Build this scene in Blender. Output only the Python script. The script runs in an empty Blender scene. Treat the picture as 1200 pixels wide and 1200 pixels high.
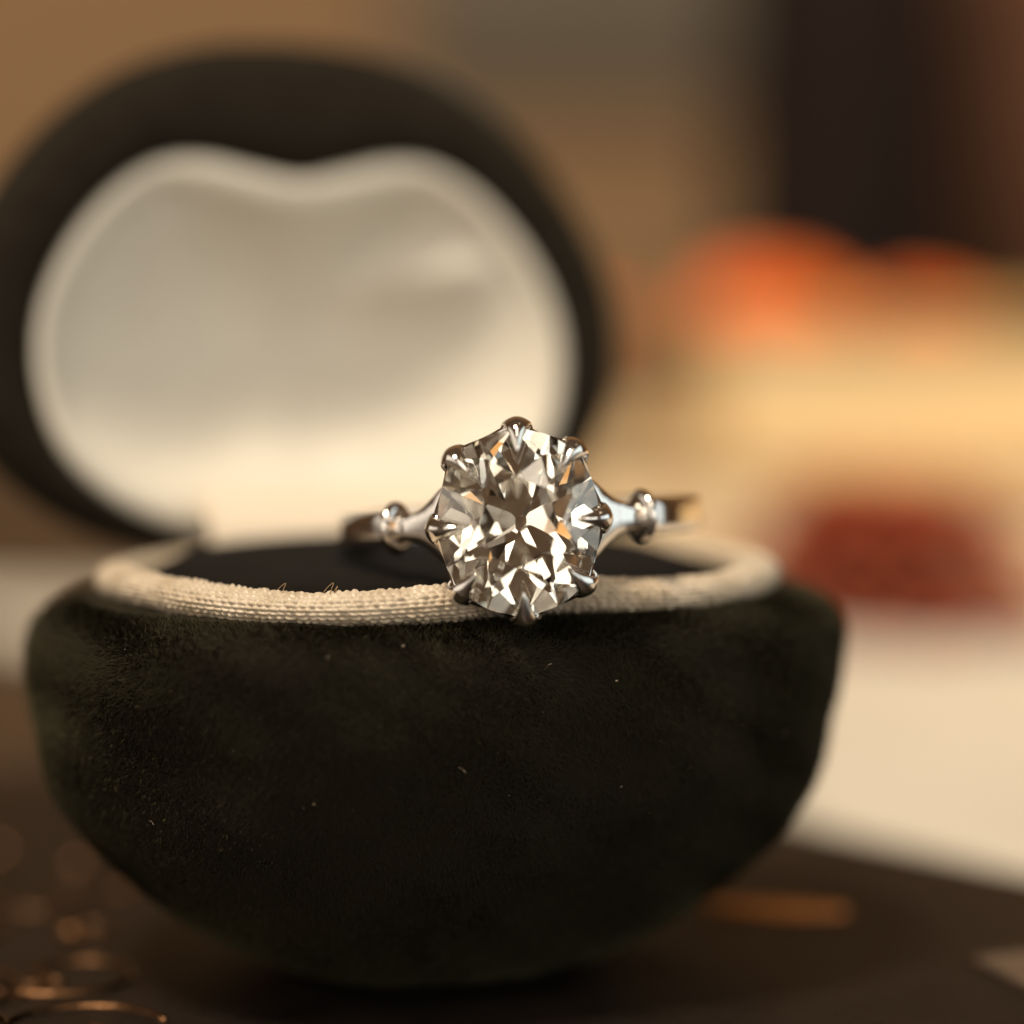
import bpy, bmesh, math, random
import numpy as np
from mathutils import Vector, Matrix, Euler

random.seed(7)
rng = np.random.default_rng(7)
SC = bpy.context.scene
R = math.radians
# one Blender unit is one centimetre
SC.unit_settings.system = 'METRIC'
SC.unit_settings.scale_length = 0.01

# ------------------------------------------------------------------ camera
L, H = 14.0, 1.25
PITCH = math.atan2(H, L)
DIST = math.hypot(L, H)
cam_d = bpy.data.cameras.new('camera')
cam = bpy.data.objects.new('camera', cam_d)
SC.collection.objects.link(cam)
cam.location = (0, -L, H)
cam.rotation_euler = (R(90) - PITCH, 0, 0)
cam_d.sensor_width = 36
cam_d.lens = 36 * DIST / 5.64
cam_d.shift_x = -8 / 1200
cam_d.shift_y = 12 / 1200
cam_d.clip_start = 0.1
cam_d.clip_end = 2000
cam_d.dof.use_dof = True
cam_d.dof.focus_distance = DIST + 0.11
cam_d.dof.aperture_fstop = cam_d.lens * 1e-3 / 1.06
SC.camera = cam

# ------------------------------------------------------------------ world and lamps
W = bpy.data.worlds.new('World')
SC.world = W
W.use_nodes = True
bg = W.node_tree.nodes['Background']
bg.inputs[0].default_value = (1.0, 0.62, 0.36, 1)
bg.inputs[1].default_value = 0.095


def lamp(name, loc, target, size, power, color, size_y=None, spread=180):
    d = bpy.data.lights.new(name, 'AREA')
    d.shape = 'RECTANGLE'
    d.size = size
    d.size_y = size_y or size
    d.energy = power
    d.color = color
    d.spread = R(spread)
    o = bpy.data.objects.new(name, d)
    SC.collection.objects.link(o)
    o.location = loc
    v = Vector(target) - Vector(loc)
    o.rotation_euler = v.to_track_quat('-Z', 'Y').to_euler()
    return o


lamp('key_lamp', (-46, -44, 136), (0, 8, 0), 28, 250000, (1.0, 0.86, 0.67))
lamp('left_shoulder_fill', (-110, -14, 18), (0, 0, 0), 100, 22000, (1.0, 0.90, 0.76), 70)  # added fill for the ring's left shoulder to reflect
lamp('right_window_lamp', (108, -12, 24), (0, 0, 0), 100, 26000, (0.84, 0.97, 0.98), 70)
lamp('front_left_softbox', (-48, -95, 34), (0, 0, 0), 52, 28500, (1.0, 0.91, 0.76), 74)  # unseen softbox added so the facets catch bright cream
lamp('front_right_softbox', (58, -84, 8), (0, 0, 0), 42, 23500, (0.97, 0.98, 0.90), 70)  # second added softbox, for bright facets on the right
lamp('overhead_softbox', (12, -70, 95), (0, 0, 0), 66, 33000, (1.0, 0.89, 0.73), 46)  # added overhead panel, more brightness for stone and metal
lamp('amber_flash_fill', (27, -95, 20), (0, 0, 0), 24, 1700, (1.0, 0.50, 0.16), 16)  # added to throw orange flashes into the stone
lamp('background_fill', (15, 5, 27), (8.5, 25, 0), 8, 1400, (1.0, 0.80, 0.54), spread=90)  # added fill aimed at the books to brighten the background

SC.view_settings.view_transform = 'Standard'
SC.view_settings.look = 'None'
SC.view_settings.gamma = 1
SC.view_settings.use_curve_mapping = False
SC.view_settings.exposure = 0.0
SC.render.engine = 'CYCLES'
SC.cycles.use_denoising = True
SC.cycles.max_bounces = 24
SC.cycles.transmission_bounces = 24
SC.cycles.glossy_bounces = 8
SC.cycles.diffuse_bounces = 4
SC.cycles.sample_clamp_indirect = 12
SC.cycles.caustics_reflective = True
SC.cycles.caustics_refractive = True
SC.cycles.blur_glossy = 0.0


# ------------------------------------------------------------------ helpers
def new_mat(name):
    m = bpy.data.materials.new(name)
    m.use_nodes = True
    nt = m.node_tree
    return m, nt, nt.nodes['Principled BSDF']


def noise_mat(name, c1, c2, scale, rough=0.5, metallic=0.0, bump=0.0, bump_scale=None,
              stretch=(1, 1, 1), sheen=0.0, sheen_tint=(1, 1, 1), sheen_rough=0.4, detail=4, spec=0.5, rough_var=0.0):
    m, nt, b = new_mat(name)
    tc = nt.nodes.new('ShaderNodeTexCoord')
    mp = nt.nodes.new('ShaderNodeMapping')
    mp.inputs['Scale'].default_value = stretch
    nt.links.new(tc.outputs['Object'], mp.inputs['Vector'])
    n = nt.nodes.new('ShaderNodeTexNoise')
    n.inputs['Scale'].default_value = scale
    n.inputs['Detail'].default_value = detail
    nt.links.new(mp.outputs[0], n.inputs['Vector'])
    cr = nt.nodes.new('ShaderNodeValToRGB')
    cr.color_ramp.elements[0].position = 0.3
    cr.color_ramp.elements[1].position = 0.7
    cr.color_ramp.elements[0].color = (*c1, 1)
    cr.color_ramp.elements[1].color = (*c2, 1)
    nt.links.new(n.outputs['Fac'], cr.inputs[0])
    nt.links.new(cr.outputs[0], b.inputs['Base Color'])
    b.inputs['Roughness'].default_value = rough
    b.inputs['Metallic'].default_value = metallic
    b.inputs['Specular IOR Level'].default_value = spec
    if rough_var:
        mr = nt.nodes.new('ShaderNodeMapRange')
        mr.inputs[3].default_value = max(0.02, rough - rough_var)
        mr.inputs[4].default_value = rough + rough_var
        nt.links.new(n.outputs['Fac'], mr.inputs[0])
        nt.links.new(mr.outputs[0], b.inputs['Roughness'])
    if sheen:
        b.inputs['Sheen Weight'].default_value = sheen
        b.inputs['Sheen Roughness'].default_value = sheen_rough
        b.inputs['Sheen Tint'].default_value = (*sheen_tint, 1)
    if bump:
        n2 = nt.nodes.new('ShaderNodeTexNoise')
        n2.inputs['Scale'].default_value = bump_scale or scale * 3
        n2.inputs['Detail'].default_value = 5
        nt.links.new(mp.outputs[0], n2.inputs['Vector'])
        bp = nt.nodes.new('ShaderNodeBump')
        bp.inputs['Strength'].default_value = bump
        bp.inputs['Distance'].default_value = 0.05
        nt.links.new(n2.outputs['Fac'], bp.inputs['Height'])
        nt.links.new(bp.outputs[0], b.inputs['Normal'])
    return m


def link_mesh(name, verts, faces, mat, parent=None, smooth=True):
    me = bpy.data.meshes.new(name)
    me.from_pydata([tuple(v) for v in verts], [], [tuple(f) for f in faces])
    me.validate()
    me.update()
    if smooth:
        me.polygons.foreach_set('use_smooth', [True] * len(me.polygons))
    o = bpy.data.objects.new(name, me)
    SC.collection.objects.link(o)
    if mat:
        me.materials.append(mat)
    if parent:
        o.parent = parent
    return o


def grid_faces(nr, nc, closed_c=True, closed_r=False, off=0):
    f = []
    for i in range(nr if closed_r else nr - 1):
        i2 = (i + 1) % nr
        for j in range(nc if closed_c else nc - 1):
            j2 = (j + 1) % nc
            f.append((off + i * nc + j, off + i * nc + j2, off + i2 * nc + j2, off + i2 * nc + j))
    return f


def fix_normals(o):
    bm = bmesh.new()
    bm.from_mesh(o.data)
    bmesh.ops.recalc_face_normals(bm, faces=bm.faces)
    bm.to_mesh(o.data)
    bm.free()
    o.data.update()
    return o


def loft(name, rings, mat, parent=None, caps=True, closed_r=False, smooth=True, first_cap=True):
    nr, nc = len(rings), len(rings[0])
    v = [tuple(p) for r in rings for p in r]
    f = grid_faces(nr, nc, True, closed_r)
    if caps and not closed_r:
        for base, ring in ((0, rings[0]), ((nr - 1) * nc, rings[-1]))[0 if first_cap else 1:]:
            c = np.mean(np.array(ring, float), axis=0)
            k = len(v)
            v.append(tuple(c))
            for j in range(nc):
                f.append((k, base + j, base + (j + 1) % nc))
    return fix_normals(link_mesh(name, v, f, mat, parent, smooth))


def empty(name, loc=(0, 0, 0), rz=0.0):
    o = bpy.data.objects.new(name, None)
    SC.collection.objects.link(o)
    o.location = loc
    o.rotation_euler = (0, 0, rz)
    o.empty_display_size = 0.2
    return o


def tag(o, label=None, cat=None, group=None, kind=None):
    if label: o['label'] = label
    if cat: o['category'] = cat
    if group: o['group'] = group
    if kind: o['kind'] = kind
    return o


def catmull_closed(pts, n):
    P = np.array(pts, float)
    m = len(P)
    out = []
    for k in range(n):
        t = k * m / n
        i = int(t)
        u = t - i
        p0, p1, p2, p3 = P[(i - 1) % m], P[i % m], P[(i + 1) % m], P[(i + 2) % m]
        out.append(0.5 * ((2 * p1) + (-p0 + p2) * u + (2 * p0 - 5 * p1 + 4 * p2 - p3) * u * u + (-p0 + 3 * p1 - 3 * p2 + p3) * u ** 3))
    return np.array(out)


def resample_closed(C, n):
    D = np.vstack([C, C[:1]])
    s = np.concatenate([[0], np.cumsum(np.linalg.norm(np.diff(D, axis=0), axis=1))])
    t = np.linspace(0, s[-1], n, endpoint=False)
    return np.stack([np.interp(t, s, D[:, k]) for k in range(D.shape[1])], axis=1)


def box_mesh(name, x0, x1, y0, y1, z0, z1, mat, parent=None, bevel=0.0, seg=2):
    bm = bmesh.new()
    bmesh.ops.create_cube(bm, size=1)
    for v in bm.verts:
        v.co = Vector(((x0 + x1) / 2 + v.co.x * (x1 - x0), (y0 + y1) / 2 + v.co.y * (y1 - y0), (z0 + z1) / 2 + v.co.z * (z1 - z0)))
    if bevel:
        bmesh.ops.bevel(bm, geom=bm.edges[:], offset=bevel, segments=seg, affect='EDGES', profile=0.6)
    me = bpy.data.meshes.new(name)
    bm.to_mesh(me)
    bm.free()
    me.materials.append(mat)
    o = bpy.data.objects.new(name, me)
    SC.collection.objects.link(o)
    if parent: o.parent = parent
    return o


# ------------------------------------------------------------------ materials
M_table = noise_mat('dark_wood', (0.020, 0.012, 0.007), (0.055, 0.030, 0.016), 0.8, rough=0.42, stretch=(0.3, 3, 1), bump=0.15, bump_scale=4)
M_wall = noise_mat('tan_plaster', (0.31, 0.178, 0.085), (0.36, 0.215, 0.11), 0.02, rough=0.9, bump=0.2, bump_scale=1.0)
M_velvet = noise_mat('dark_green_velvet', (0.014, 0.0105, 0.0075), (0.021, 0.016, 0.0115), 6, rough=0.95, sheen=0.10,
                     sheen_tint=(0.55, 0.55, 0.30), bump=0.3, bump_scale=60, spec=0.05)
M_pile = noise_mat('velvet_pile_fibre', (0.020, 0.0162, 0.0108), (0.031, 0.0268, 0.0150), 2.2, rough=0.85, spec=0.08, detail=6, sheen=0.13, sheen_tint=(0.62, 0.56, 0.28), sheen_rough=0.35)
M_pad = noise_mat('black_velvet', (0.005, 0.0038, 0.003), (0.008, 0.006, 0.0045), 8, rough=0.95, sheen=0.03, spec=0.05, bump=0.3, bump_scale=70)
M_satin = noise_mat('cream_satin', (0.62, 0.57, 0.485), (0.68, 0.63, 0.545), 1.2, rough=0.72, bump=0.08, bump_scale=30, sheen=0.15)
M_strip = noise_mat('warm_cream_satin', (0.66, 0.56, 0.44), (0.72, 0.62, 0.50), 1.2, rough=0.6, bump=0.08, bump_scale=30)
M_cord = noise_mat('cream_braid', (0.41, 0.32, 0.22), (0.58, 0.485, 0.37), 5, rough=0.36, spec=0.4, sheen=0.2)
M_metal = noise_mat('polished_white_gold', (0.80, 0.76, 0.71), (0.86, 0.82, 0.78), 3, rough=0.09, metallic=1.0, rough_var=0.03)
M_thread = noise_mat('loose_thread_fibre', (0.24, 0.15, 0.08), (0.32, 0.2, 0.1), 5, rough=0.6)
M_lint = noise_mat('pale_lint', (0.55, 0.42, 0.28), (0.7, 0.55, 0.4), 5, rough=0.8)
M_paper = noise_mat('cream_linen', (0.53, 0.475, 0.40), (0.58, 0.525, 0.445), 0.5, rough=0.85, bump=0.3, bump_scale=25)
M_tray = noise_mat('dark_bronze', (0.011, 0.007, 0.005), (0.022, 0.0135, 0.009), 2, rough=0.55, metallic=0.6, bump=0.3, bump_scale=12, rough_var=0.1)
M_scroll = noise_mat('worn_brass', (0.05, 0.026, 0.014), (0.20, 0.10, 0.045), 3, rough=0.30, metallic=1.0, bump=0.2, bump_scale=20, rough_var=0.1)
M_amber = noise_mat('amber_glint', (0.42, 0.13, 0.018), (0.60, 0.22, 0.035), 3, rough=0.4)  # brass glint put into the colour
M_pages = noise_mat('aged_pages', (0.62, 0.44, 0.21), (0.80, 0.61, 0.35), 1.0, rough=0.9, stretch=(0.05, 0.05, 9))
M_pages2 = noise_mat('pale_pages', (0.70, 0.53, 0.32), (0.84, 0.67, 0.45), 1.0, rough=0.9, stretch=(0.05, 0.05, 9))
M_cover = noise_mat('ochre_cloth', (0.50, 0.30, 0.10), (0.58, 0.36, 0.14), 2, rough=0.8, bump=0.2, bump_scale=30)
M_cover2 = noise_mat('buff_cloth', (0.55, 0.40, 0.22), (0.62, 0.46, 0.27), 2, rough=0.8, bump=0.2, bump_scale=30)
M_orange = noise_mat('orange_petal', (0.92, 0.10, 0.003), (0.97, 0.24, 0.010), 2, rough=0.6, sheen=0.2)
M_orange.node_tree.nodes['Principled BSDF'].inputs['Subsurface Weight'].default_value = 0.4
M_orange.node_tree.nodes['Principled BSDF'].inputs['Subsurface Radius'].default_value = (0.5, 0.15, 0.03)
M_red = noise_mat('dark_red_petal', (0.24, 0.026, 0.006), (0.40, 0.065, 0.012), 2, rough=0.6, sheen=0.1)
M_green = noise_mat('sepal_green', (0.04, 0.06, 0.015), (0.07, 0.09, 0.03), 2, rough=0.7)
M_bottle = noise_mat('dark_brown_glaze', (0.010, 0.006, 0.005), (0.016, 0.010, 0.008), 1, rough=0.85, spec=0.1)
M_bottle2 = noise_mat('red_brown_glaze', (0.09, 0.04, 0.022), (0.12, 0.055, 0.03), 1, rough=0.8, spec=0.15)
M_slate = noise_mat('grey_slate', (0.135, 0.104, 0.073), (0.17, 0.135, 0.095), 0.3, rough=0.8, bump=0.3, bump_scale=2)


# old-cut diamond: faintly champagne clear stone
def diamond_material():
    m, nt, b = new_mat('diamond')
    nt.nodes.remove(b)
    out = [n for n in nt.nodes if n.type == 'OUTPUT_MATERIAL'][0]
    g = nt.nodes.new('ShaderNodeBsdfGlass')
    g.inputs['Color'].default_value = (1.0, 0.985, 0.955, 1)
    g.inputs['Roughness'].default_value = 0.0
    g.inputs['IOR'].default_value = 2.42
    nt.links.new(g.outputs[0], out.inputs['Surface'])
    return m


M_diamond = diamond_material()

# ------------------------------------------------------------------ setting
ZT = -3.07                                                # table top
table = box_mesh('table', -140, 140, -30, 95, ZT - 3, ZT, M_table)
tag(table, kind='structure')
wall = box_mesh('wall', -260, 260, 120, 124, -80, 160, M_wall)
tag(wall, kind='structure')

# ------------------------------------------------------------------ ring box
BOX = empty('ring_box', (-0.50, 1.86, ZT), R(24))
tag(BOX, 'open dark green velvet ring box with cream satin lining and braided cream rim', 'ring box')
A, B = 2.54, 2.10
NT = 288


def outline(s, notch, th):
    """plan outline of the box at scale s with a dent at the front (-y)"""
    c, sn = np.cos(th), np.sin(th)
    e = 2.25
    r = (np.abs(c) ** e + np.abs(sn) ** e) ** (-1 / e)
    d = np.angle(np.exp(1j * (th + np.pi / 2)))
    k = s * r * (1 - notch * np.exp(-(d / 0.40) ** 2))
    return k * c * A, k * sn * B


TH = np.linspace(0, 2 * np.pi, NT, endpoint=False)
# scale, height above table, front dent
PROFILE = [(0.70, 2.20, .13), (0.74, 2.30, .13), (0.79, 2.35, .12), (0.84, 2.345, .11), (0.885, 2.322, .10), (0.925, 2.285, .085),
           (0.957, 2.24, .07), (0.979, 2.18, .062), (0.992, 2.10, .056), (0.998, 1.99, .052), (1.0, 1.86, .050), (0.996, 1.71, .048),
           (0.982, 1.56, .046), (0.965, 1.38, .043), (0.942, 1.20, .04), (0.90, 1.00, .036), (0.85, 0.82, .03), (0.785, 0.65, .025),
           (0.705, 0.48, .02), (0.615, 0.32, .012), (0.52, 0.18, .006), (0.43, 0.08, 0), (0.36, 0.02, 0), (0.30, 0.0, 0)]


def dense_profile(n):
    P = np.array(PROFILE)
    t = np.linspace(0, len(P) - 1, n)
    out = []
    for x in t:
        i = min(int(x), len(P) - 2)
        u = x - i
        p0, p1, p2, p3 = P[max(i - 1, 0)], P[i], P[i + 1], P[min(i + 2, len(P) - 1)]
        out.append(0.5 * ((2 * p1) + (-p0 + p2) * u + (2 * p0 - 5 * p1 + 4 * p2 - p3) * u * u + (-p0 + 3 * p1 - 3 * p2 + p3) * u ** 3))
    return np.array(out)


def shell_point(s, z, notch, th):
    x, y = outline(s, notch, th)
    # slow unevenness of the stuffed velvet
    w = 1 + 0.006 * np.sin(3 * th + 4 * z) + 0.005 * np.sin(7 * th - 6 * z)
    return np.stack([x * w, y * w, z + 0.010 * np.sin(5 * th + 1.0) * (z > 1.5)], axis=-1)


prof = dense_profile(70)
rings = [shell_point(s, z, n, TH) for s, z, n in prof]
base_shell = loft('base_shell', rings, M_velvet, BOX)

# velvet pile: short bent fibres over the front, the shoulder and the sides
def make_pile(name, count, z_lo, z_hi, length, width, parent, seed):
    g = np.random.default_rng(seed)
    P = dense_profile(600)
    ok = np.where((P[:, 1] >= z_lo) & (P[:, 1] <= z_hi) & ((P[:, 0] > 0.87) | (np.arange(600) > 200)))[0]
    seg = np.linalg.norm(np.diff(P[:, :2] * [2.2, 1], axis=0, append=P[-1:, :2]), axis=1)
    w = (seg[ok] + 1e-6) * np.interp(P[ok, 1], [0.05, 1.0, 1.6, 2.1, 2.36], [0.35, 0.5, 0.8, 1.6, 1.8])
    idx = g.choice(ok, count, p=w / w.sum())
    th = g.uniform(-np.pi * 1.04, np.pi * 0.04, count)
    th = np.where(g.random(count) < 0.08, g.uniform(0, 2 * np.pi, count), th)
    def pt(i, t):
        return shell_point(P[i, 0], P[i, 1], P[i, 2], t)
    p = pt(idx, th)
    d1 = pt(np.minimum(idx + 1, 599), th) - pt(np.maximum(idx - 1, 0), th)
    d2 = pt(idx, th + 1e-3) - pt(idx, th - 1e-3)
    n = np.cross(d1, d2)
    n /= np.linalg.norm(n, axis=1, keepdims=True) + 1e-9
    outw = p - np.array([0, 0, 1.0])
    n *= np.sign((n * outw).sum(1))[:, None]
    d1 /= np.linalg.norm(d1, axis=1, keepdims=True) + 1e-9
    d2 /= np.linalg.norm(d2, axis=1, keepdims=True) + 1e-9
    # combing that changes slowly over the surface, so the nap forms patches
    q = p * 2.1
    lean1 = 0.35 + 0.35 * np.sin(q[:, 0] * 1.7 + 1.3 * np.sin(q[:, 2] * 2.0)) + 0.25 * np.sin(q[:, 0] * 5.1 + q[:, 2] * 7.0)
    lean2 = 0.55 * np.sin(q[:, 0] * 2.9 + 2.0) + 0.45 * np.sin(q[:, 2] * 6.3 + q[:, 0] * 3.3)
    lean1 = lean1 + g.normal(0, 0.45, count)
    lean2 = lean2 + g.normal(0, 0.45, count)
    dirv = 0.75 * n + (0.25 + lean1)[:, None] * d1 * 0.65 + lean2[:, None] * d2 * 0.65
    dirv /= np.linalg.norm(dirv, axis=1, keepdims=True)
    ln = length * g.uniform(0.55, 1.25, count) * np.interp(p[:, 2], [1.2, 2.2], [0.75, 1.1])
    side = np.cross(n + 0.25 * g.normal(0, 1, (count, 3)), dirv)
    side /= np.linalg.norm(side, axis=1, keepdims=True) + 1e-9
    wd = width * g.uniform(0.7, 1.3, count)
    b0 = p - n * 0.004
    mid = b0 + dirv * (ln * 0.55)[:, None]
    tip = mid + (dirv + 0.5 * g.normal(0, 0.5, (count, 3)) + np.array([0, 0, -0.15])) * (ln * 0.45)[:, None]
    V = np.empty((count, 5, 3))
    V[:, 0] = b0 - side * wd[:, None]
    V[:, 1] = b0 + side * wd[:, None]
    V[:, 2] = mid + side * wd[:, None] * 0.8
    V[:, 3] = mid - side * wd[:, None] * 0.8
    V[:, 4] = tip
    me = bpy.data.meshes.new(name)
    me.vertices.add(count * 5)
    me.vertices.foreach_set('co', V.reshape(-1))
    base = np.arange(count)[:, None] * 5
    tri = np.concatenate([base + np.array([0, 1, 2]), base + np.array([0, 2, 3]), base + np.array([3, 2, 4])], axis=1).reshape(-1)
    me.loops.add(len(tri))
    me.loops.foreach_set('vertex_index', tri.astype(np.int32))
    nf = len(tri) // 3
    me.polygons.add(nf)
    me.polygons.foreach_set('loop_start', (np.arange(nf) * 3).astype(np.int32))
    me.update(calc_edges=True)
    # the nap is shaded along the cloth it grows from
    fn = np.cross(V[:, 1] - V[:, 0], V[:, 2] - V[:, 0])
    flip = (fn * n).sum(1) < 0
    if flip.any():
        V[flip] = V[flip][:, [1, 0, 3, 2, 4]]
        me.vertices.foreach_set('co', V.reshape(-1))
        me.update()
    me.polygons.foreach_set('use_smooth', np.ones(nf, bool))
    vn = n + 0.22 * g.normal(0, 1, (count, 3))
    vn /= np.linalg.norm(vn, axis=1, keepdims=True)
    me.normals_split_custom_set_from_vertices(np.repeat(vn, 5, axis=0))
    me.materials.append(M_pile)
    o = bpy.data.objects.new(name, me)
    SC.collection.objects.link(o)
    o.parent = parent
    tag(o, kind='stuff')
    return o


make_pile('velvet_pile', 380000, 0.05, 2.36, 0.046, 0.0017, base_shell, 3)

# pale lint caught on the velvet
lv, lf = [], []
for k in range(10):
    th = -np.pi / 2 + random.uniform(-1.2, 1.25)
    i = random.choice([4, 5, 6, 7, 8, 9, 10, 11, 12, 13, 14, 15])
    s, z, n = PROFILE[i]
    p = shell_point(s * 1.012, z + 0.02, n, np.array(th))
    r = random.choice([0.003, 0.004, 0.005, 0.007]) * (1.3 if random.random() < .15 else 1)
    o0 = len(lv)
    ax = Vector((random.gauss(0, 1), random.gauss(0, 1), random.gauss(0, 1))).normalized()
    for dx, dy, dz in ((1, 0, 0), (-1, 0, 0), (0, 1, 0), (0, -1, 0), (0, 0, 1), (0, 0, -1)):
        st = 1 + 1.2 * abs(ax.dot(Vector((dx, dy, dz))))
        lv.append((p[0] + dx * r * st * .8, p[1] + dy * r * .8, p[2] + dz * r * .7))
    for f in ((0, 2, 4), (2, 1, 4), (1, 3, 4), (3, 0, 4), (2, 0, 5), (1, 2, 5), (3, 1, 5), (0, 3, 5)):
        lf.append(tuple(o0 + q for q in f))
for k in range(7):
    th = -np.pi / 2 + random.uniform(-1.1, 1.2)
    s, z, n = PROFILE[random.choice([4, 5, 6, 7, 8, 10, 12, 14])]
    p = Vector(shell_point(s * 1.012, z + 0.02, n, np.array(th)))
    t1 = Vector((-math.sin(th), math.cos(th), random.gauss(0, .6))).normalized() * random.uniform(.012, .03)
    t2 = Vector((0, 0, random.uniform(.005, .02)))
    wv = Vector((0, 0, .0012))
    o0 = len(lv)
    lv += [tuple(p - t1), tuple(p - t1 + wv), tuple(p + t2), tuple(p + t2 + wv), tuple(p + t1 * random.uniform(.6, 1)), tuple(p + t1 + wv)]
    lf += [(o0, o0 + 2, o0 + 3, o0 + 1), (o0 + 2, o0 + 4, o0 + 5, o0 + 3)]
tag(link_mesh('lint', lv, lf, M_lint, base_shell), kind='stuff')

# braided rim cord: tube whose stitches are real relief
PIPE_Y = 1.09
PIPE_Z = 2.43
PIPE_S, PIPE_N = 0.775, 0.14
th_d = np.linspace(0, 2 * np.pi, 4000, endpoint=False)
px_, py_ = outline(PIPE_S, PIPE_N, th_d)
py_ = py_ * PIPE_Y
path = resample_closed(np.stack([px_, py_], axis=1), 1900)
NA, NV = len(path), 100
tan = np.roll(path, -1, 0) - np.roll(path, 1, 0)
tan /= np.linalg.norm(tan, axis=1, keepdims=True)
nrm = np.stack([tan[:, 1], -tan[:, 0]], axis=1)
u = np.arange(NA) / NA
v = np.arange(NV) / NV
UU, VV = np.meshgrid(u, v, indexing='ij')
ROWS, ST = 24, 240
row = VV * ROWS
ri = np.floor(row)
fr = row - ri
su = UU * ST + 0.5 * (ri % 2) + 0.30 * (fr - .5) + 0.35 * np.sin(2 * np.pi * (UU * 13 + ri * 0.37)) + 0.2 * np.sin(2 * np.pi * (UU * 41 + ri * 0.71))
fs = su - np.floor(su)
across = np.sin(np.pi * fr) ** 0.7
along = np.sin(np.pi * fs) ** 0.6
rj = rng.normal(0, 1, (ST + 2, ROWS))
jit = rj[np.floor(su).astype(int) % ST, ri.astype(int)]
ra, rb = 0.122, 0.094                                     # half width and half height of the cord
wob = 1 + 0.05 * np.sin(2 * np.pi * UU * 9) + 0.03 * np.sin(2 * np.pi * UU * 23 + 1)
disp = 0.019 * across * along * (1 + 0.24 * jit) - 0.004
ang = 2 * np.pi * VV
cr_, sr_ = np.cos(ang), np.sin(ang)
rad_o = (ra * wob + disp) * cr_
rad_z = (rb * wob + disp) * sr_
dip = -0.015 * np.sin(2 * np.pi * UU * 5 + .6)
X = path[:, None, 0] + nrm[:, None, 0] * rad_o
Y = path[:, None, 1] + nrm[:, None, 1] * rad_o
rear = np.clip((path[:, None, 1] - 0.6) / 1.1, 0, 1)
Z = PIPE_Z + rad_z + dip - 0.07 * rear * rear * (3 - 2 * rear)
verts = np.stack([X, Y, Z], axis=-1).reshape(-1, 3)
cord = link_mesh('braided_cord', verts, grid_faces(NA, NV, True, True), M_cord, BOX)
fix_normals(cord)


def tube(name, pts, rad, mat, parent=None, n=8, taper=None):
    pts = [Vector(p) for p in pts]
    rings = []
    up = Vector((0.13, 0.21, 0.97))
    for i, p in enumerate(pts):
        t = (pts[min(i + 1, len(pts) - 1)] - pts[max(i - 1, 0)]).normalized()
        a = t.cross(up)
        if a.length < 1e-3: a = t.cross(Vector((1, 0, 0)))
        a.normalize()
        b = t.cross(a)
        r = rad if taper is None else rad * taper(i / (len(pts) - 1))
        rings.append([p + (a * math.cos(q) + b * math.sin(q)) * r for q in np.linspace(0, 2 * math.pi, n, endpoint=False)])
    return loft(name, rings, mat, parent)


# two frayed loops that stand up from the cord
def frayed(th, h, w, kink):
    x, y = outline(PIPE_S * 1.0, PIPE_N, np.array(th))
    y = y * PIPE_Y
    pts = []
    for k in range(25):
        t = k / 24
        a = t * 2 * math.pi * (0.62 if kink else 0.55)
        pts.append((x + w * (math.sin(a) - 0.4 * t * kink), y + 0.03 * t, PIPE_Z + 0.075 + h * math.sin(math.pi * min(1, t * 1.05)) ** 0.8 * (1 - .25 * t)))
    tube('loose_thread', pts, 0.0019, M_thread, cord, 6)


frayed(-np.pi / 2 - 0.80, 0.06, 0.03, 1)
frayed(-np.pi / 2 - 0.66, 0.07, 0.032, 1)
frayed(-np.pi / 2 - 0.645, 0.05, 0.02, 0)
frayed(-np.pi / 2 + 0.98, 0.05, 0.05, 0)

# dark pad inside the rim
rings = []
for s, z in ((0.76, 2.34), (0.735, 2.40), (0.69, 2.45), (0.62, 2.495), (0.50, 2.53), (0.36, 2.55), (0.2, 2.56), (0.08, 2.562)):
    x, y = outline(s, 0.12 * s, TH)
    tt_ = np.clip((y + 0.5) / 1.3, 0, 1)
    zz = z + 0.07 * tt_ * tt_ * (3 - 2 * tt_) * np.clip((0.76 - s) / 0.14, 0, 1)
    rings.append(np.stack([x, y, zz], axis=-1))
loft('ring_cushion', rings, M_pad, BOX)

# ------------------------------------------------------------------ lid
OUT_H = [(0, 3.68), (.6, 3.63), (1.2, 3.42), (1.75, 3.0), (2.15, 2.45), (2.38, 1.85), (2.38, 1.25), (2.15, .7), (1.7, .3), (1.1, .05), (0.5, -.03), (0, -.05)]
LIN_H = [(0, 2.90), (.35, 2.965), (.75, 3.05), (1.12, 3.01), (1.5, 2.78), (1.85, 2.38), (2.08, 1.9), (2.13, 1.4), (1.98, .85), (1.6, .45), (1.05, .2), (0.5, .12), (0, .1)]
INN_H = [(0, 2.54), (.35, 2.59), (.75, 2.70), (1.02, 2.72), (1.32, 2.52), (1.6, 2.18), (1.80, 1.8), (1.84, 1.4), (1.72, .98), (1.40, .65), (0.95, .45), (0.5, .36), (0, .34)]


def full(half):
    return half + [(-x, y) for x, y in half[::-1] if x > 1e-6]


def fit(half, kx, ky):
    return [(x * kx, y * ky) for x, y in half]


NL = 240


def lid_curve(half):
    C = catmull_closed(full(half), 1200)
    # resample by angle about the lid centre so the rings correspond
    c = np.array([0, 1.45])
    a = np.unwrap(np.arctan2(C[:, 0] - c[0], C[:, 1] - c[1]))
    o = np.argsort(a)
    t = np.linspace(0, 2 * np.pi, NL, endpoint=False)
    xs = np.interp(t, a[o], C[o, 0], period=2 * np.pi)
    ys = np.interp(t, a[o], C[o, 1], period=2 * np.pi)
    return np.stack([xs, ys], axis=1)


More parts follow.
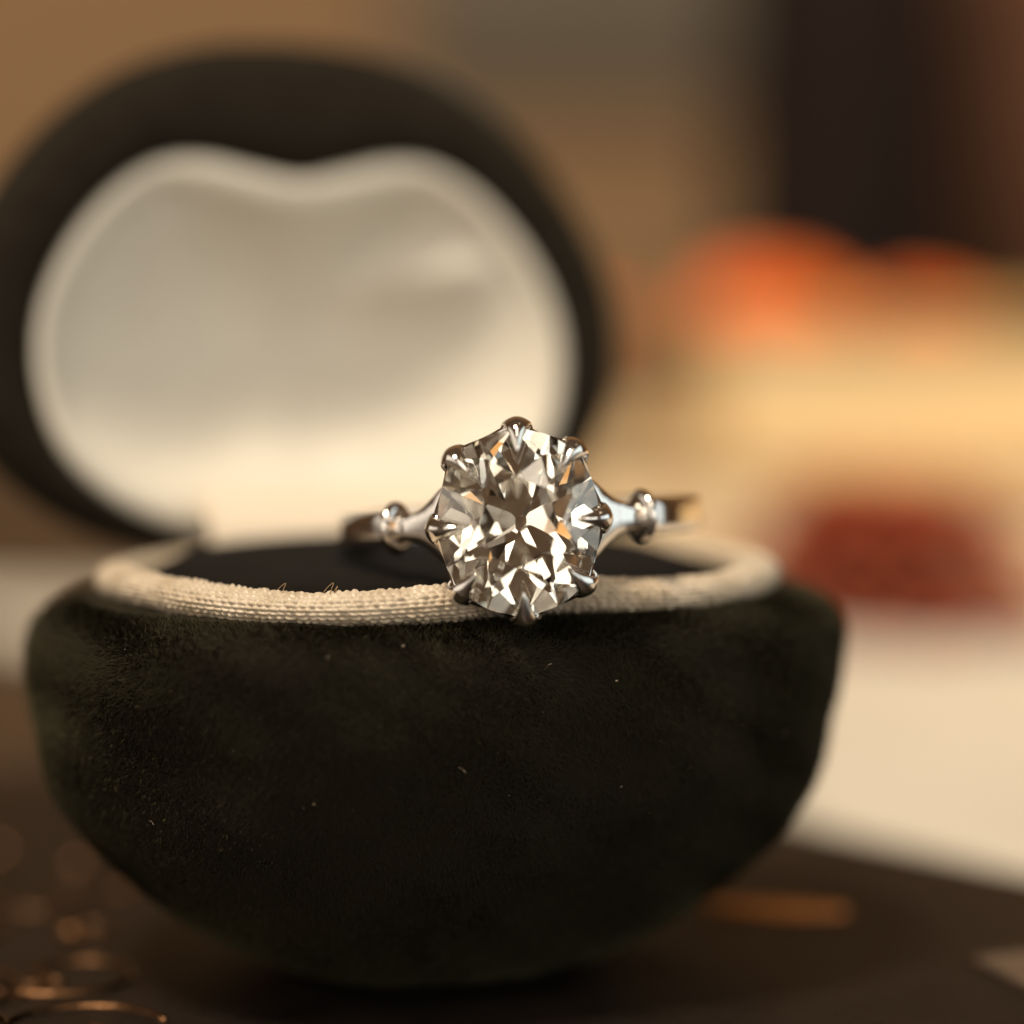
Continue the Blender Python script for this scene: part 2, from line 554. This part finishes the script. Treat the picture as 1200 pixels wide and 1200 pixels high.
OUTC, LINC, INNC = lid_curve(fit(OUT_H, 1.03, 1.0)), lid_curve(fit(LIN_H, .92, .915)), lid_curve(fit(INN_H, .985, .95))
LID = empty('lid', (-0.02, 2.10, 2.36))
LID.parent = BOX
LID.rotation_euler = (R(-9), 0, 0)


def lid_ring(C, w):
    return np.stack([C[:, 0], np.full(len(C), w), C[:, 1]], axis=1)


cen = np.array([0, 1.75])
rings = [lid_ring(LINC * 1.0 + (cen - LINC) * 0.05, 0.12), lid_ring(LINC, 0.02), lid_ring(LINC + (OUTC - LINC) * 0.10, -0.045),
         lid_ring(LINC + (OUTC - LINC) * 0.30, -0.075), lid_ring(LINC + (OUTC - LINC) * 0.55, -0.06), lid_ring(LINC + (OUTC - LINC) * 0.80, 0.0),
         lid_ring(LINC + (OUTC - LINC) * 0.95, 0.10), lid_ring(OUTC, 0.25)]
for k in range(1, 12):
    q = k / 11 * math.pi / 2
    rings.append(lid_ring(cen + (OUTC - cen) * max(0.03, math.cos(q) ** 0.75), 0.25 + 1.35 * math.sin(q)))
lid_shell = loft('lid_shell', rings, M_velvet, LID, caps=False)
# satin roll around the lid opening
rings = []
for k in range(17):
    q = k / 16 * math.pi
    f = (1 - math.cos(q)) / 2
    rings.append(lid_ring(LINC + (INNC - LINC) * (f * 1.02 - 0.01), 0.05 - 0.09 * math.sin(q) + 0.06 * f))
loft('lining_roll', rings, M_satin, LID, caps=False)
# hollow satin dish with soft gathers
rings = []
cen2 = np.array([0, 1.35])
for k in range(40):
    f = k / 39
    C = INNC + (cen2 - INNC) * min(f, 0.985)
    dep = 0.10 + 0.60 * (1 - (1 - f) ** 2.2)
    x, z = C[:, 0], C[:, 1]
    fold = 0.20 * np.exp(-((z - 1.98 - 0.10 * (x - 0.9)) / 0.17) ** 2) * np.exp(-((x - 0.95) / 0.5) ** 2)
    fold += 0.03 * np.sin(6 * np.arctan2(x, z - 1.5)) * (1 - f) * min(1, 6 * f)
    w = dep - fold * min(1, 8 * f)
    rings.append(np.stack([x, w, z], axis=1))
loft('satin_lining', rings, M_satin, LID, caps=True, first_cap=False)

# satin strip that covers the hinge
pts = []
Wd = 0.98
nu, nv = 24, 14
front, back = [], []
for i in range(nu):
    a = i / (nu - 1)
    x = -Wd + 2 * Wd * a
    for j in range(nv):
        t = j / (nv - 1)
        z = 2.36 + 0.44 * t
        y = 1.62 - 0.05 * math.sin(math.pi * t) + 0.40 * t ** 3 + 0.012 * math.sin(9 * a)
        front.append((x * (1 - .03 * t), y, z))
        back.append((x * (1 - .03 * t), y + 0.09, z + 0.01))
vv = front + back
off = nu * nv
ff = grid_faces(nu, nv, False)
ff += [tuple(q + off for q in f[::-1]) for f in grid_faces(nu, nv, False)]
for i in range(nu - 1):
    for j in (0, nv - 1):
        a, b = i * nv + j, (i + 1) * nv + j
        ff.append((a, b, b + off, a + off))
for j in range(nv - 1):
    for i in (0, nu - 1):
        a, b = i * nv + j, i * nv + j + 1
        ff.append((a, b, b + off, a + off))
hs = fix_normals(link_mesh('hinge_strip', vv, ff, M_strip, BOX))
mod = hs.modifiers.new('bevel', 'BEVEL')
mod.width = 0.025
mod.segments = 2
mod.limit_method = 'ANGLE'

# ------------------------------------------------------------------ the ring
RING = empty('diamond_ring')
RING.rotation_mode = 'XYZ'
RING.rotation_euler = (Matrix.Rotation(-PITCH, 3, 'X') @ Matrix.Rotation(R(-2.9), 3, 'Y')).to_euler()
tag(RING, 'white gold ring with one large old cut diamond in pointed claws', 'ring')

GW, GH = 0.445, 0.508                                     # half width and half height of the girdle


def girdle(th):
    e = 2.18
    c, s = np.cos(th), np.sin(th)
    r = (np.abs(c) ** e + np.abs(s) ** e) ** (-1 / e)
    return r * c * GW, r * s * GH


# diamond: a prism cut by facet planes, as a cutter would
def make_diamond():
    bm = bmesh.new()
    n = 96
    ths = np.linspace(0, 2 * np.pi, n, endpoint=False)
    e = 2.18
    rr = (np.abs(np.cos(ths)) ** e + np.abs(np.sin(ths)) ** e) ** (-1 / e)
    lo = [bm.verts.new((r * math.cos(t), r * math.sin(t), -1.2)) for r, t in zip(rr, ths)]
    hi = [bm.verts.new((r * math.cos(t), r * math.sin(t), 0.9)) for r, t in zip(rr, ths)]
    bm.faces.new(lo[::-1])
    bm.faces.new(hi)
    for i in range(n):
        j = (i + 1) % n
        bm.faces.new((lo[i], lo[j], hi[j], hi[i]))

    def cut(az, slope, point_r, point_z, up=True):
        sg = 1 if up else -1
        s = math.radians(slope)
        nv = Vector((math.sin(s) * math.cos(az), math.sin(s) * math.sin(az), sg * math.cos(s)))
        co = Vector((point_r * math.cos(az), point_r * math.sin(az), point_z))
        res = bmesh.ops.bisect_plane(bm, geom=bm.verts[:] + bm.edges[:] + bm.faces[:], plane_co=co, plane_no=nv, clear_outer=True, dist=1e-6)
        ed = [x for x in res['geom_cut'] if isinstance(x, bmesh.types.BMEdge)]
        if ed:
            bmesh.ops.contextual_create(bm, geom=ed)

    g = random.Random(23)
    J = lambda a: g.uniform(-a, a)
    sup = lambda t: (abs(math.cos(t)) ** e + abs(math.sin(t)) ** e) ** (-1 / e)
    zc, zp = 0.018, -0.018
    tz = zc + 0.36                                        # table height (in half-width units)
    # crown: table, 8 mains, 16 upper halves, 8 stars
    cut(0, 0.0, 0, tz)
    for k in range(8):
        t = k * math.pi / 4 + J(0.02)
        cut(t, 35.5 + J(0.8), sup(t) * 1.002, zc)
    for k in range(8):
        for d in (-1, 1):
            t = k * math.pi / 4 + d * (math.pi / 16) + J(0.01)
            cut(t, 41.2 + J(0.5), sup(t) * 0.981, zc)
    for k in range(8):
        t = k * math.pi / 4 + math.pi / 8 + J(0.02)
        cut(t, 24.6 + J(0.6), 0.457 + J(0.01), tz)
    # pavilion: 8 mains, 16 lower halves, open culet
    for k in range(8):
        t = k * math.pi / 4 + J(0.025)
        cut(t, 41.6 + J(0.9), sup(t) * 1.0, zp, up=False)
    for k in range(8):
        for d in (-1, 1):
            t = k * math.pi / 4 + d * (math.pi / 16) + J(0.015)
            cut(t, 44.4 + J(0.6), sup(t) * 0.981, zp, up=False)
    zmin = min(v.co.z for v in bm.verts)
    cut(0, 0.0, 0, zmin + 0.055, up=False)
    bmesh.ops.remove_doubles(bm, verts=bm.verts[:], dist=1e-5)
    bmesh.ops.recalc_face_normals(bm, faces=bm.faces)
    # stone space (x, y, z up the axis) to ring space (x, -axis, z)
    for v in bm.verts:
        x, y, z = v.co
        v.co = Vector((x * GW, -z * 0.47, y * GH))
    bmesh.ops.recalc_face_normals(bm, faces=bm.faces)
    me = bpy.data.meshes.new('diamond')
    bm.to_mesh(me)
    bm.free()
    me.materials.append(M_diamond)
    o = bpy.data.objects.new('diamond', me)
    SC.collection.objects.link(o)
    o.parent = RING
    o['label'] = 'pale champagne old cut diamond with open culet'
    return o


diamond = make_diamond()


# cup of petals that holds the stone
def cup_ring(y, k, inner):
    t = np.linspace(0, 2 * np.pi, 192, endpoint=False)
    gx, gz = girdle(t)
    petal = np.cos(8 * t)
    g = 1 + 0.03 * petal * max(k, 0)
    sc = 0.58 + 0.42 * k
    o = (0.018 if not inner else -0.022) * (1 if k > -0.05 else 0)
    l = np.hypot(gx, gz)
    X = gx * sc * g + gx / l * o
    Z = gz * sc * g + gz / l * o
    yy = y + (0.055 * (1 - petal) - 0.02) * max(k, 0) ** 4
    return np.stack([X, yy, Z], axis=1)


levels = [(0.475, -1.25), (0.475, -0.6), (0.472, -0.15), (0.455, 0.0), (0.40, 0.12), (0.33, 0.32), (0.26, 0.55), (0.19, 0.76), (0.11, 0.93), (0.035, 1.0)]  # back levels close the cup, added to keep the culet dark
rings = [cup_ring(y, k, False) for y, k in levels] + [cup_ring(y - (0.03 if k < 0.05 else 0), k, True) for y, k in levels[::-1]]
loft('claw_cup', rings, M_metal, RING)


def make_claw(t):
    gx, gz = girdle(np.array(t))
    d = np.array([gx, gz])
    g = float(np.hypot(*d))
    d = d / g
    side = np.array([-d[1], d[0]])
    # radius from axis, y, half width, thickness, ridge
    st = [(g * .60, .46, .055, .030), (g * .74, .36, .075, .034), (g * .92, .22, .098, .036), (g + .005, .12, .110, .036), (g + .028, .04, .104, .038),
          (g + .036, -.012, .092, .040), (g + .029, -.055, .078, .041), (g + .004, -.088, .062, .039), (g - .036, -.112, .045, .034),
          (g - .076, -.131, .030, .027), (g - .110, -.147, .018, .019), (g - .128, -.155, .007, .009)]
    P = np.array([(a, b) for a, b, _, _ in st])
    rings = []
    for i, (a, b, w, h) in enumerate(st):
        tg = P[min(i + 1, len(P) - 1)] - P[max(i - 1, 0)]
        tg /= np.linalg.norm(tg)
        nn = np.array([-tg[1], tg[0]])
        if nn[0] * 1.0 + -nn[1] * 0.6 < 0: nn = -nn
        ring = []
        for q in np.linspace(0, 2 * np.pi, 18, endpoint=False):
            c, s = math.cos(q), math.sin(q)
            # rounded ridge on top, flat below
            off = h * (0.62 * math.sqrt(max(0, 1 - c * c)) + 0.38 * (1 - abs(c))) * (1.2 if s > 0 else -0.8)
            rr = a + nn[0] * off
            yy = b + nn[1] * off
            sx = w * 0.87 * c
            ring.append((d[0] * rr + side[0] * sx, yy, d[1] * rr + side[1] * sx))
        rings.append(ring)
    o = loft('claw', rings, M_metal, RING)
    m = o.modifiers.new('sub', 'SUBSURF')
    m.levels = m.render_levels = 1
    return o


for k in range(8):
    make_claw(k * math.pi / 4 + [0, .02, -.03, .02, 0.03, -.02, .02, .05][k])

RC, RM = 1.5, 1.045                                       # shank centre behind the stone, middle radius
COL = R(42.5)


def rrect(hx, hz, e, n=28):
    t = np.linspace(0, 2 * np.pi, n, endpoint=False)
    c, s = np.cos(t), np.sin(t)
    k = (np.abs(c) ** e + np.abs(s) ** e) ** (-1 / e)
    return k * c * hx, k * s * hz


# shank: from one collar round the back to the other
rings = []
for a in np.linspace(COL, 2 * np.pi - COL, 120):
    da = min(a - COL, 2 * math.pi - COL - a)
    cx, cy = RM * math.sin(a), RC - RM * math.cos(a) - 0.085 * math.exp(-(da / .38) ** 2)
    nx, ny = math.sin(a), -math.cos(a)
    hx, hz = rrect(0.068, 0.104, 5)
    rings.append([(cx + nx * p, cy + ny * p, q) for p, q in zip(hx, hz)])
loft('shank', rings, M_metal, RING)

for sgn in (-1, 1):
    # trumpet shoulder
    cpos = np.array([sgn * RM * math.sin(COL), RC - RM * math.cos(COL) - 0.085])
    way = [(cpos[0], cpos[1]), (sgn * .635, .605), (sgn * .575, .560), (sgn * .520, .505), (sgn * .468, .445), (sgn * .415, .390), (sgn * .34, .34)]
    hz_ = [.074, .076, .092, .125, .172, .222, .27]
    hr_ = [.062, .054, .050, .050, .048, .048, .05]
    P = np.array(way)
    # smooth resample
    tt = np.linspace(0, len(P) - 1, 30)
    sp = lambda arr: np.interp(tt, range(len(P)), arr)
    def cub(arr):
        arr = np.array(arr, float)
        o = []
        for x in tt:
            i = min(int(x), len(arr) - 2)
            u_ = x - i
            p0, p1, p2, p3 = arr[max(i - 1, 0)], arr[i], arr[i + 1], arr[min(i + 2, len(arr) - 1)]
            o.append(0.5 * ((2 * p1) + (-p0 + p2) * u_ + (2 * p0 - 5 * p1 + 4 * p2 - p3) * u_ * u_ + (-p0 + 3 * p1 - 3 * p2 + p3) * u_ ** 3))
        return np.array(o)
    X_, Y_, HZ, HR = cub(P[:, 0]), cub(P[:, 1]), cub(hz_), cub(hr_)
    rings = []
    for i in range(len(tt)):
        j0, j1 = max(i - 1, 0), min(i + 1, len(tt) - 1)
        tg = np.array([X_[j1] - X_[j0], Y_[j1] - Y_[j0]])
        tg /= np.linalg.norm(tg)
        nn = np.array([tg[1], -tg[0]])
        hx, hz = rrect(HR[i], HZ[i], 3.2, 32)
        rings.append([(X_[i] + nn[0] * p, Y_[i] + nn[1] * p, q) for p, q in zip(hx, hz)])
    loft('shoulder', rings, M_metal, RING)
    # beaded collar
    a = sgn * R(31)
    tg = np.array([math.cos(a), math.sin(a)]) * sgn
    nn = np.array([tg[1], -tg[0]])
    prof_c = [(-.036, .050), (-.037, .100), (-.036, .122), (-.031, .138), (-.022, .150), (-.011, .156), (0, .158), (.011, .156), (.022, .150),
              (.031, .138), (.036, .122), (.037, .100), (.036, .050)]
    rings = []
    for t, r in prof_c:
        rings.append([(cpos[0] + tg[0] * t + nn[0] * r * .95 * math.cos(q), cpos[1] + tg[1] * t + nn[1] * r * .95 * math.cos(q), r * math.sin(q))
                      for q in np.linspace(0, 2 * np.pi, 40, endpoint=False)])
    o = loft('collar', rings, M_metal, RING)
    m = o.modifiers.new('sub', 'SUBSURF')
    m.levels = m.render_levels = 1

# ------------------------------------------------------------------ cloth, tray, things behind
# linen mat: its near edge runs from right front to left rear
def linen():
    nx, ny = 60, 40
    o = empty('linen_mat', (0, 0, ZT))
    top, bot = [], []
    e0, e1 = np.array([7.37, 0.0]), np.array([-9.3, 21.4])
    f0, f1 = np.array([30.0, 5.0]), np.array([16.0, 22.3])
    for i in range(nx):
        for j in range(ny):
            a, b = i / (nx - 1), j / (ny - 1)
            p = (e0 * (1 - a) + e1 * a) * (1 - b) + (f0 * (1 - a) + f1 * a) * b
            z = 0.10 + 0.03 * math.sin(p[0] * .7 + p[1] * .35) + 0.02 * math.sin(p[1] * .9)
            top.append((p[0], p[1], z))
            bot.append((p[0], p[1], 0.002))
    off = nx * ny
    f = grid_faces(nx, ny, False) + [tuple(q + off for q in g[::-1]) for g in grid_faces(nx, ny, False)]
    for i in range(nx - 1):
        for j in (0, ny - 1):
            a, b = i * ny + j, (i + 1) * ny + j
            f.append((a, b, b + off, a + off))
    for j in range(ny - 1):
        for i in (0, nx - 1):
            a, b = i * ny + j, i * ny + j + 1
            f.append((a, b, b + off, a + off))
    fix_normals(link_mesh('cloth', top + bot, f, M_paper, o))
    tag(o, 'flat cream linen mat lying on the dark table behind the ring box', 'mat')


linen()

# embossed metal tray under the box: a slab whose far edge runs along the linen
TR = empty('embossed_tray', (0, 0, ZT))
tag(TR, 'dark bronze tray with raised scrollwork under the ring box', 'tray')
BOX.location.z = ZT + 0.16
bm = bmesh.new()
te, tn, t0 = np.array([-.616, .788]), np.array([-.788, -.616]), np.array([7.1, 0.0])
q = [t0 + te * a + tn * b for a, b in ((-5, .25), (13.5, .25), (13.5, 11), (-5, 11))]
lo_ = [bm.verts.new((p[0], p[1], 0.0)) for p in q]
hi_ = [bm.verts.new((p[0], p[1], 0.16)) for p in q]
bm.faces.new(lo_[::-1])
bm.faces.new(hi_)
for k in range(4):
    bm.faces.new((lo_[k], lo_[(k + 1) % 4], hi_[(k + 1) % 4], hi_[k]))
bmesh.ops.recalc_face_normals(bm, faces=bm.faces)
bmesh.ops.bevel(bm, geom=bm.edges[:], offset=0.05, segments=3, affect='EDGES')
me = bpy.data.meshes.new('plate')
bm.to_mesh(me)
bm.free()
me.materials.append(M_tray)
plate = bpy.data.objects.new('plate', me)
SC.collection.objects.link(plate)
plate.parent = TR


def scroll(cx, cy, r0, turns, a0, w=0.055, flip=1):
    pts = []
    n = int(26 * turns) + 6
    for k in range(n):
        t = k / (n - 1)
        a = a0 + flip * t * turns * 2 * math.pi
        r = r0 * (1 - .72 * t)
        pts.append((cx + r * math.cos(a), cy + r * math.sin(a), 0.165))
    tube('scroll', pts, w, M_scroll, TR, 8, lambda t: 1 - .45 * t)


for cx, cy, r0, tn_, a0, fl in ((-2.55, 0.15, .55, 1.1, .3, 1), (-3.45, 0.9, .6, 1.0, 2.0, -1), (-2.75, 1.35, .5, 1.1, 4.0, 1), (-3.9, 2.4, .55, 1.0, .5, -1),
                                (-3.2, 3.3, .5, 1.1, 2.5, 1), (-4.4, 4.6, .6, 1.0, 1.0, 1), (-1.55, -0.35, .42, 1.1, 1.0, -1), (-4.6, 7.0, .6, 1., 2, 1),
                                (2.7, -0.6, .5, 1.1, 1.3, 1), (1.2, -0.9, .5, 1.1, .4, -1), (-0.4, -1.0, .5, 1.1, 2.4, 1)):
    scroll(cx, cy, r0, tn_, a0, 0.028, fl)
for cx, cy in ((-3.85, 4.75), (-3.2, 4.3), (-2.9, 2.3), (-3.0, .2), (-4.1, 1.6)):
    rings = []
    for r, z in ((0.10, -.01), (0.095, .04), (.07, .075), (.03, .092)):
        rings.append([(cx + r * math.cos(t), cy + r * math.sin(t), .158 + z) for t in np.linspace(0, 2 * np.pi, 14, endpoint=False)])
    loft('stud', rings, M_scroll, TR)
sr = random.Random(9)
for k in range(26):
    cx, cy = sr.uniform(-6.5, -2.6), sr.uniform(0.2, 9.0)
    if (cx + .5) ** 2 + (cy - 1.9) ** 2 < 2.3 ** 2:
        continue
    scroll(cx, cy, sr.uniform(.16, .34), sr.uniform(.7, 1.1), sr.uniform(0, 6), 0.018, sr.choice((-1, 1)))
# a long leaf towards the linen; its orange glint is painted colour, not reflection
rings = []
for k in range(15):
    t = k / 14
    w_ = 0.16 * math.sin(math.pi * (0.04 + .92 * t)) ** .8
    c_ = np.array([1.25, 3.1]) + np.array([0.95, -0.2]) * t
    rings.append([(c_[0] - .1 * w_ * math.cos(a), c_[1] + w_ * math.cos(a), .160 + .045 * math.sin(a)) for a in np.linspace(0, 2 * np.pi, 12, endpoint=False)])
loft('glint_leaf', rings, M_amber, TR)


# books behind
def book(x, y, rz, z, w, d, h, mc, mp, label):
    o = empty('closed_book', (x, y, z), rz)
    tag(o, label, 'book', 'books stacked behind the ring box')
    c = 0.16
    box_mesh('cover_board', -w / 2, w / 2, -d / 2, d / 2, 0, c, mc, o, 0.04)
    box_mesh('cover_board', -w / 2, w / 2, -d / 2, d / 2, h - c, h, mc, o, 0.04)
    box_mesh('spine', -w / 2, w / 2, d / 2 - c, d / 2 + 0.02, c - .03, h - c + .03, mc, o, 0.02)
    box_mesh('page_block', -w / 2 + .25, w / 2 - .25, -d / 2 + .25, d / 2 - c - .01, c - .002, h - c + .002, mp, o, 0.01)
    return o


book(15.5, 29.5, R(-6), ZT, 29, 13, 1.75, M_cover2, M_pages2, 'thick book with buff cover and pale pages, bottom of the stack')
book(16.5, 29.8, R(-2), ZT + 1.75, 27, 12, 2.15, M_cover, M_pages, 'ochre cloth book with yellowed pages lying on the buff book')


# flowers
def flower(name, x, y, z, r, mat, label, group, seed, squash=0.75, tilt=0):
    o = empty(name, (x, y, z))
    o.rotation_euler = (R(tilt), 0, R(8 * seed))
    tag(o, label, 'flower', group)
    g = random.Random(seed)
    v, f = [], []
    for lay in range(6):
        n = 7 + 2 * lay
        lift = 1.05 - lay * 0.20
        for k in range(n):
            a = 2 * math.pi * (k + .5 * (lay % 2)) / n + g.uniform(-.1, .1)
            ln = r * (0.40 + 0.12 * lay) * g.uniform(.9, 1.1)
            wd = r * (0.16 + 0.035 * lay)
            o0 = len(v)
            nu_, nv_ = 5, 4
            for q in range(nu_):
                t = q / (nu_ - 1)
                cur = lift * (1 - .55 * t)
                rad = r * .06 + ln * t * math.cos(cur * .9)
                hh = r * squash * (0.30 - .05 * lay) + ln * t * math.sin(cur) * squash * 1.2 - 0.12 * r * t * t
                for s in range(nv_):
                    u_ = s / (nv_ - 1) * 2 - 1
                    ww = wd * math.sin(math.pi * min(.92, .12 + .8 * t)) * u_
                    hz = hh + 0.10 * r * u_ * u_ * t
                    v.append((rad * math.cos(a) - ww * math.sin(a), rad * math.sin(a) + ww * math.cos(a), hz))
            f += grid_faces(nu_, nv_, False, False, o0)
    p = link_mesh('petals', v, f, mat, o)
    m = p.modifiers.new('solid', 'SOLIDIFY')
    m.thickness = 0.02 * r
    rings = []
    for t, rr in ((0.0, .12), (.06, .3), (.16, .38), (.3, .30), (.42, .1)):
        rings.append([(r * rr * math.cos(q), r * rr * math.sin(q), r * squash * t * 1.1) for q in np.linspace(0, 2 * np.pi, 14, endpoint=False)])
    loft('calyx', rings, M_green, o)


ZB = ZT + 1.75 + 2.15
flower('orange_flower', 3.95, 25.6, ZB + 0.22, 1.2, M_orange, 'large bright orange flower head lying on the ochre book', 'orange flowers on the books', 1, .5, 26)
flower('orange_flower', 6.5, 26.4, ZB + 0.12, 0.72, M_orange, 'small orange flower head on the ochre book beside the dark vase', 'orange flowers on the books', 2, .5, 20)
flower('orange_flower', 1.35, 26.4, ZB + 0.08, 0.42, M_orange, 'small orange flower head on the ochre book beside the open lid', 'orange flowers on the books', 3, .5, 20)
flower('red_flower', 4.75, 18.6, ZT + 0.10, 2.2, M_red, 'dark red flower head lying on the cream mat before the books', None, 4, 1.7)


# vases
def lathe(name, prof_, mat, parent, n=48):
    return loft(name, [[(r * math.cos(t), r * math.sin(t), z) for t in np.linspace(0, 2 * np.pi, n, endpoint=False)] for r, z in prof_], mat, parent)


v1 = empty('dark_vase', (7.0, 42, ZT))
tag(v1, 'tall dark brown glazed vase standing behind the books', 'vase')
lathe('vase_body', [(0.05, 0), (2.0, 0), (2.3, .4), (2.45, 2), (2.5, 5), (2.5, 9), (2.3, 13), (1.5, 15.5), (1.1, 17), (1.0, 19), (1.2, 20), (1.05, 20), (.9, 19), (.9, 16), (.05, 15)], M_bottle, v1)
v2 = empty('brown_vase', (14.2, 52, ZT))
tag(v2, 'wide reddish brown vase standing behind the dark vase', 'vase')
lathe('vase_body', [(0.05, 0), (2.8, 0), (3.6, .8), (4.6, 4), (5.0, 8), (4.8, 12), (3.9, 15), (2.8, 17), (2.5, 19), (2.9, 20), (2.7, 20), (2.3, 19), (2.4, 17), (.05, 15)], M_bottle2, v2)
pl = box_mesh('slate_plaque', -6, 22, 117.6, 120.02, 11.5, 40, M_slate, None, 0.4)
tag(pl, 'grey slate plaque hung on the tan wall', 'plaque')

# corner of a brown card lying on the tray
card = empty('kraft_card', (4.1, 0.9, ZT + 0.162))
tag(card, 'plain brown kraft card lying on the bronze tray beside the ring box', 'card')
q = [(-1.25, 0.75), (0.9, 1.75), (2.2, -1.3), (-0.4, -2.0)]
bm = bmesh.new()
lo_ = [bm.verts.new((x, y, 0.0)) for x, y in q]
hi_ = [bm.verts.new((x, y, 0.03)) for x, y in q]
bm.faces.new(lo_[::-1])
bm.faces.new(hi_)
for k in range(4):
    bm.faces.new((lo_[k], lo_[(k + 1) % 4], hi_[(k + 1) % 4], hi_[k]))
bmesh.ops.recalc_face_normals(bm, faces=bm.faces)
me = bpy.data.meshes.new('sheet')
bm.to_mesh(me)
bm.free()
me.materials.append(noise_mat('kraft_paper', (0.075, 0.046, 0.026), (0.10, 0.062, 0.036), 2, rough=0.9, bump=0.1, bump_scale=30))
co = bpy.data.objects.new('sheet', me)
SC.collection.objects.link(co)
co.parent = card
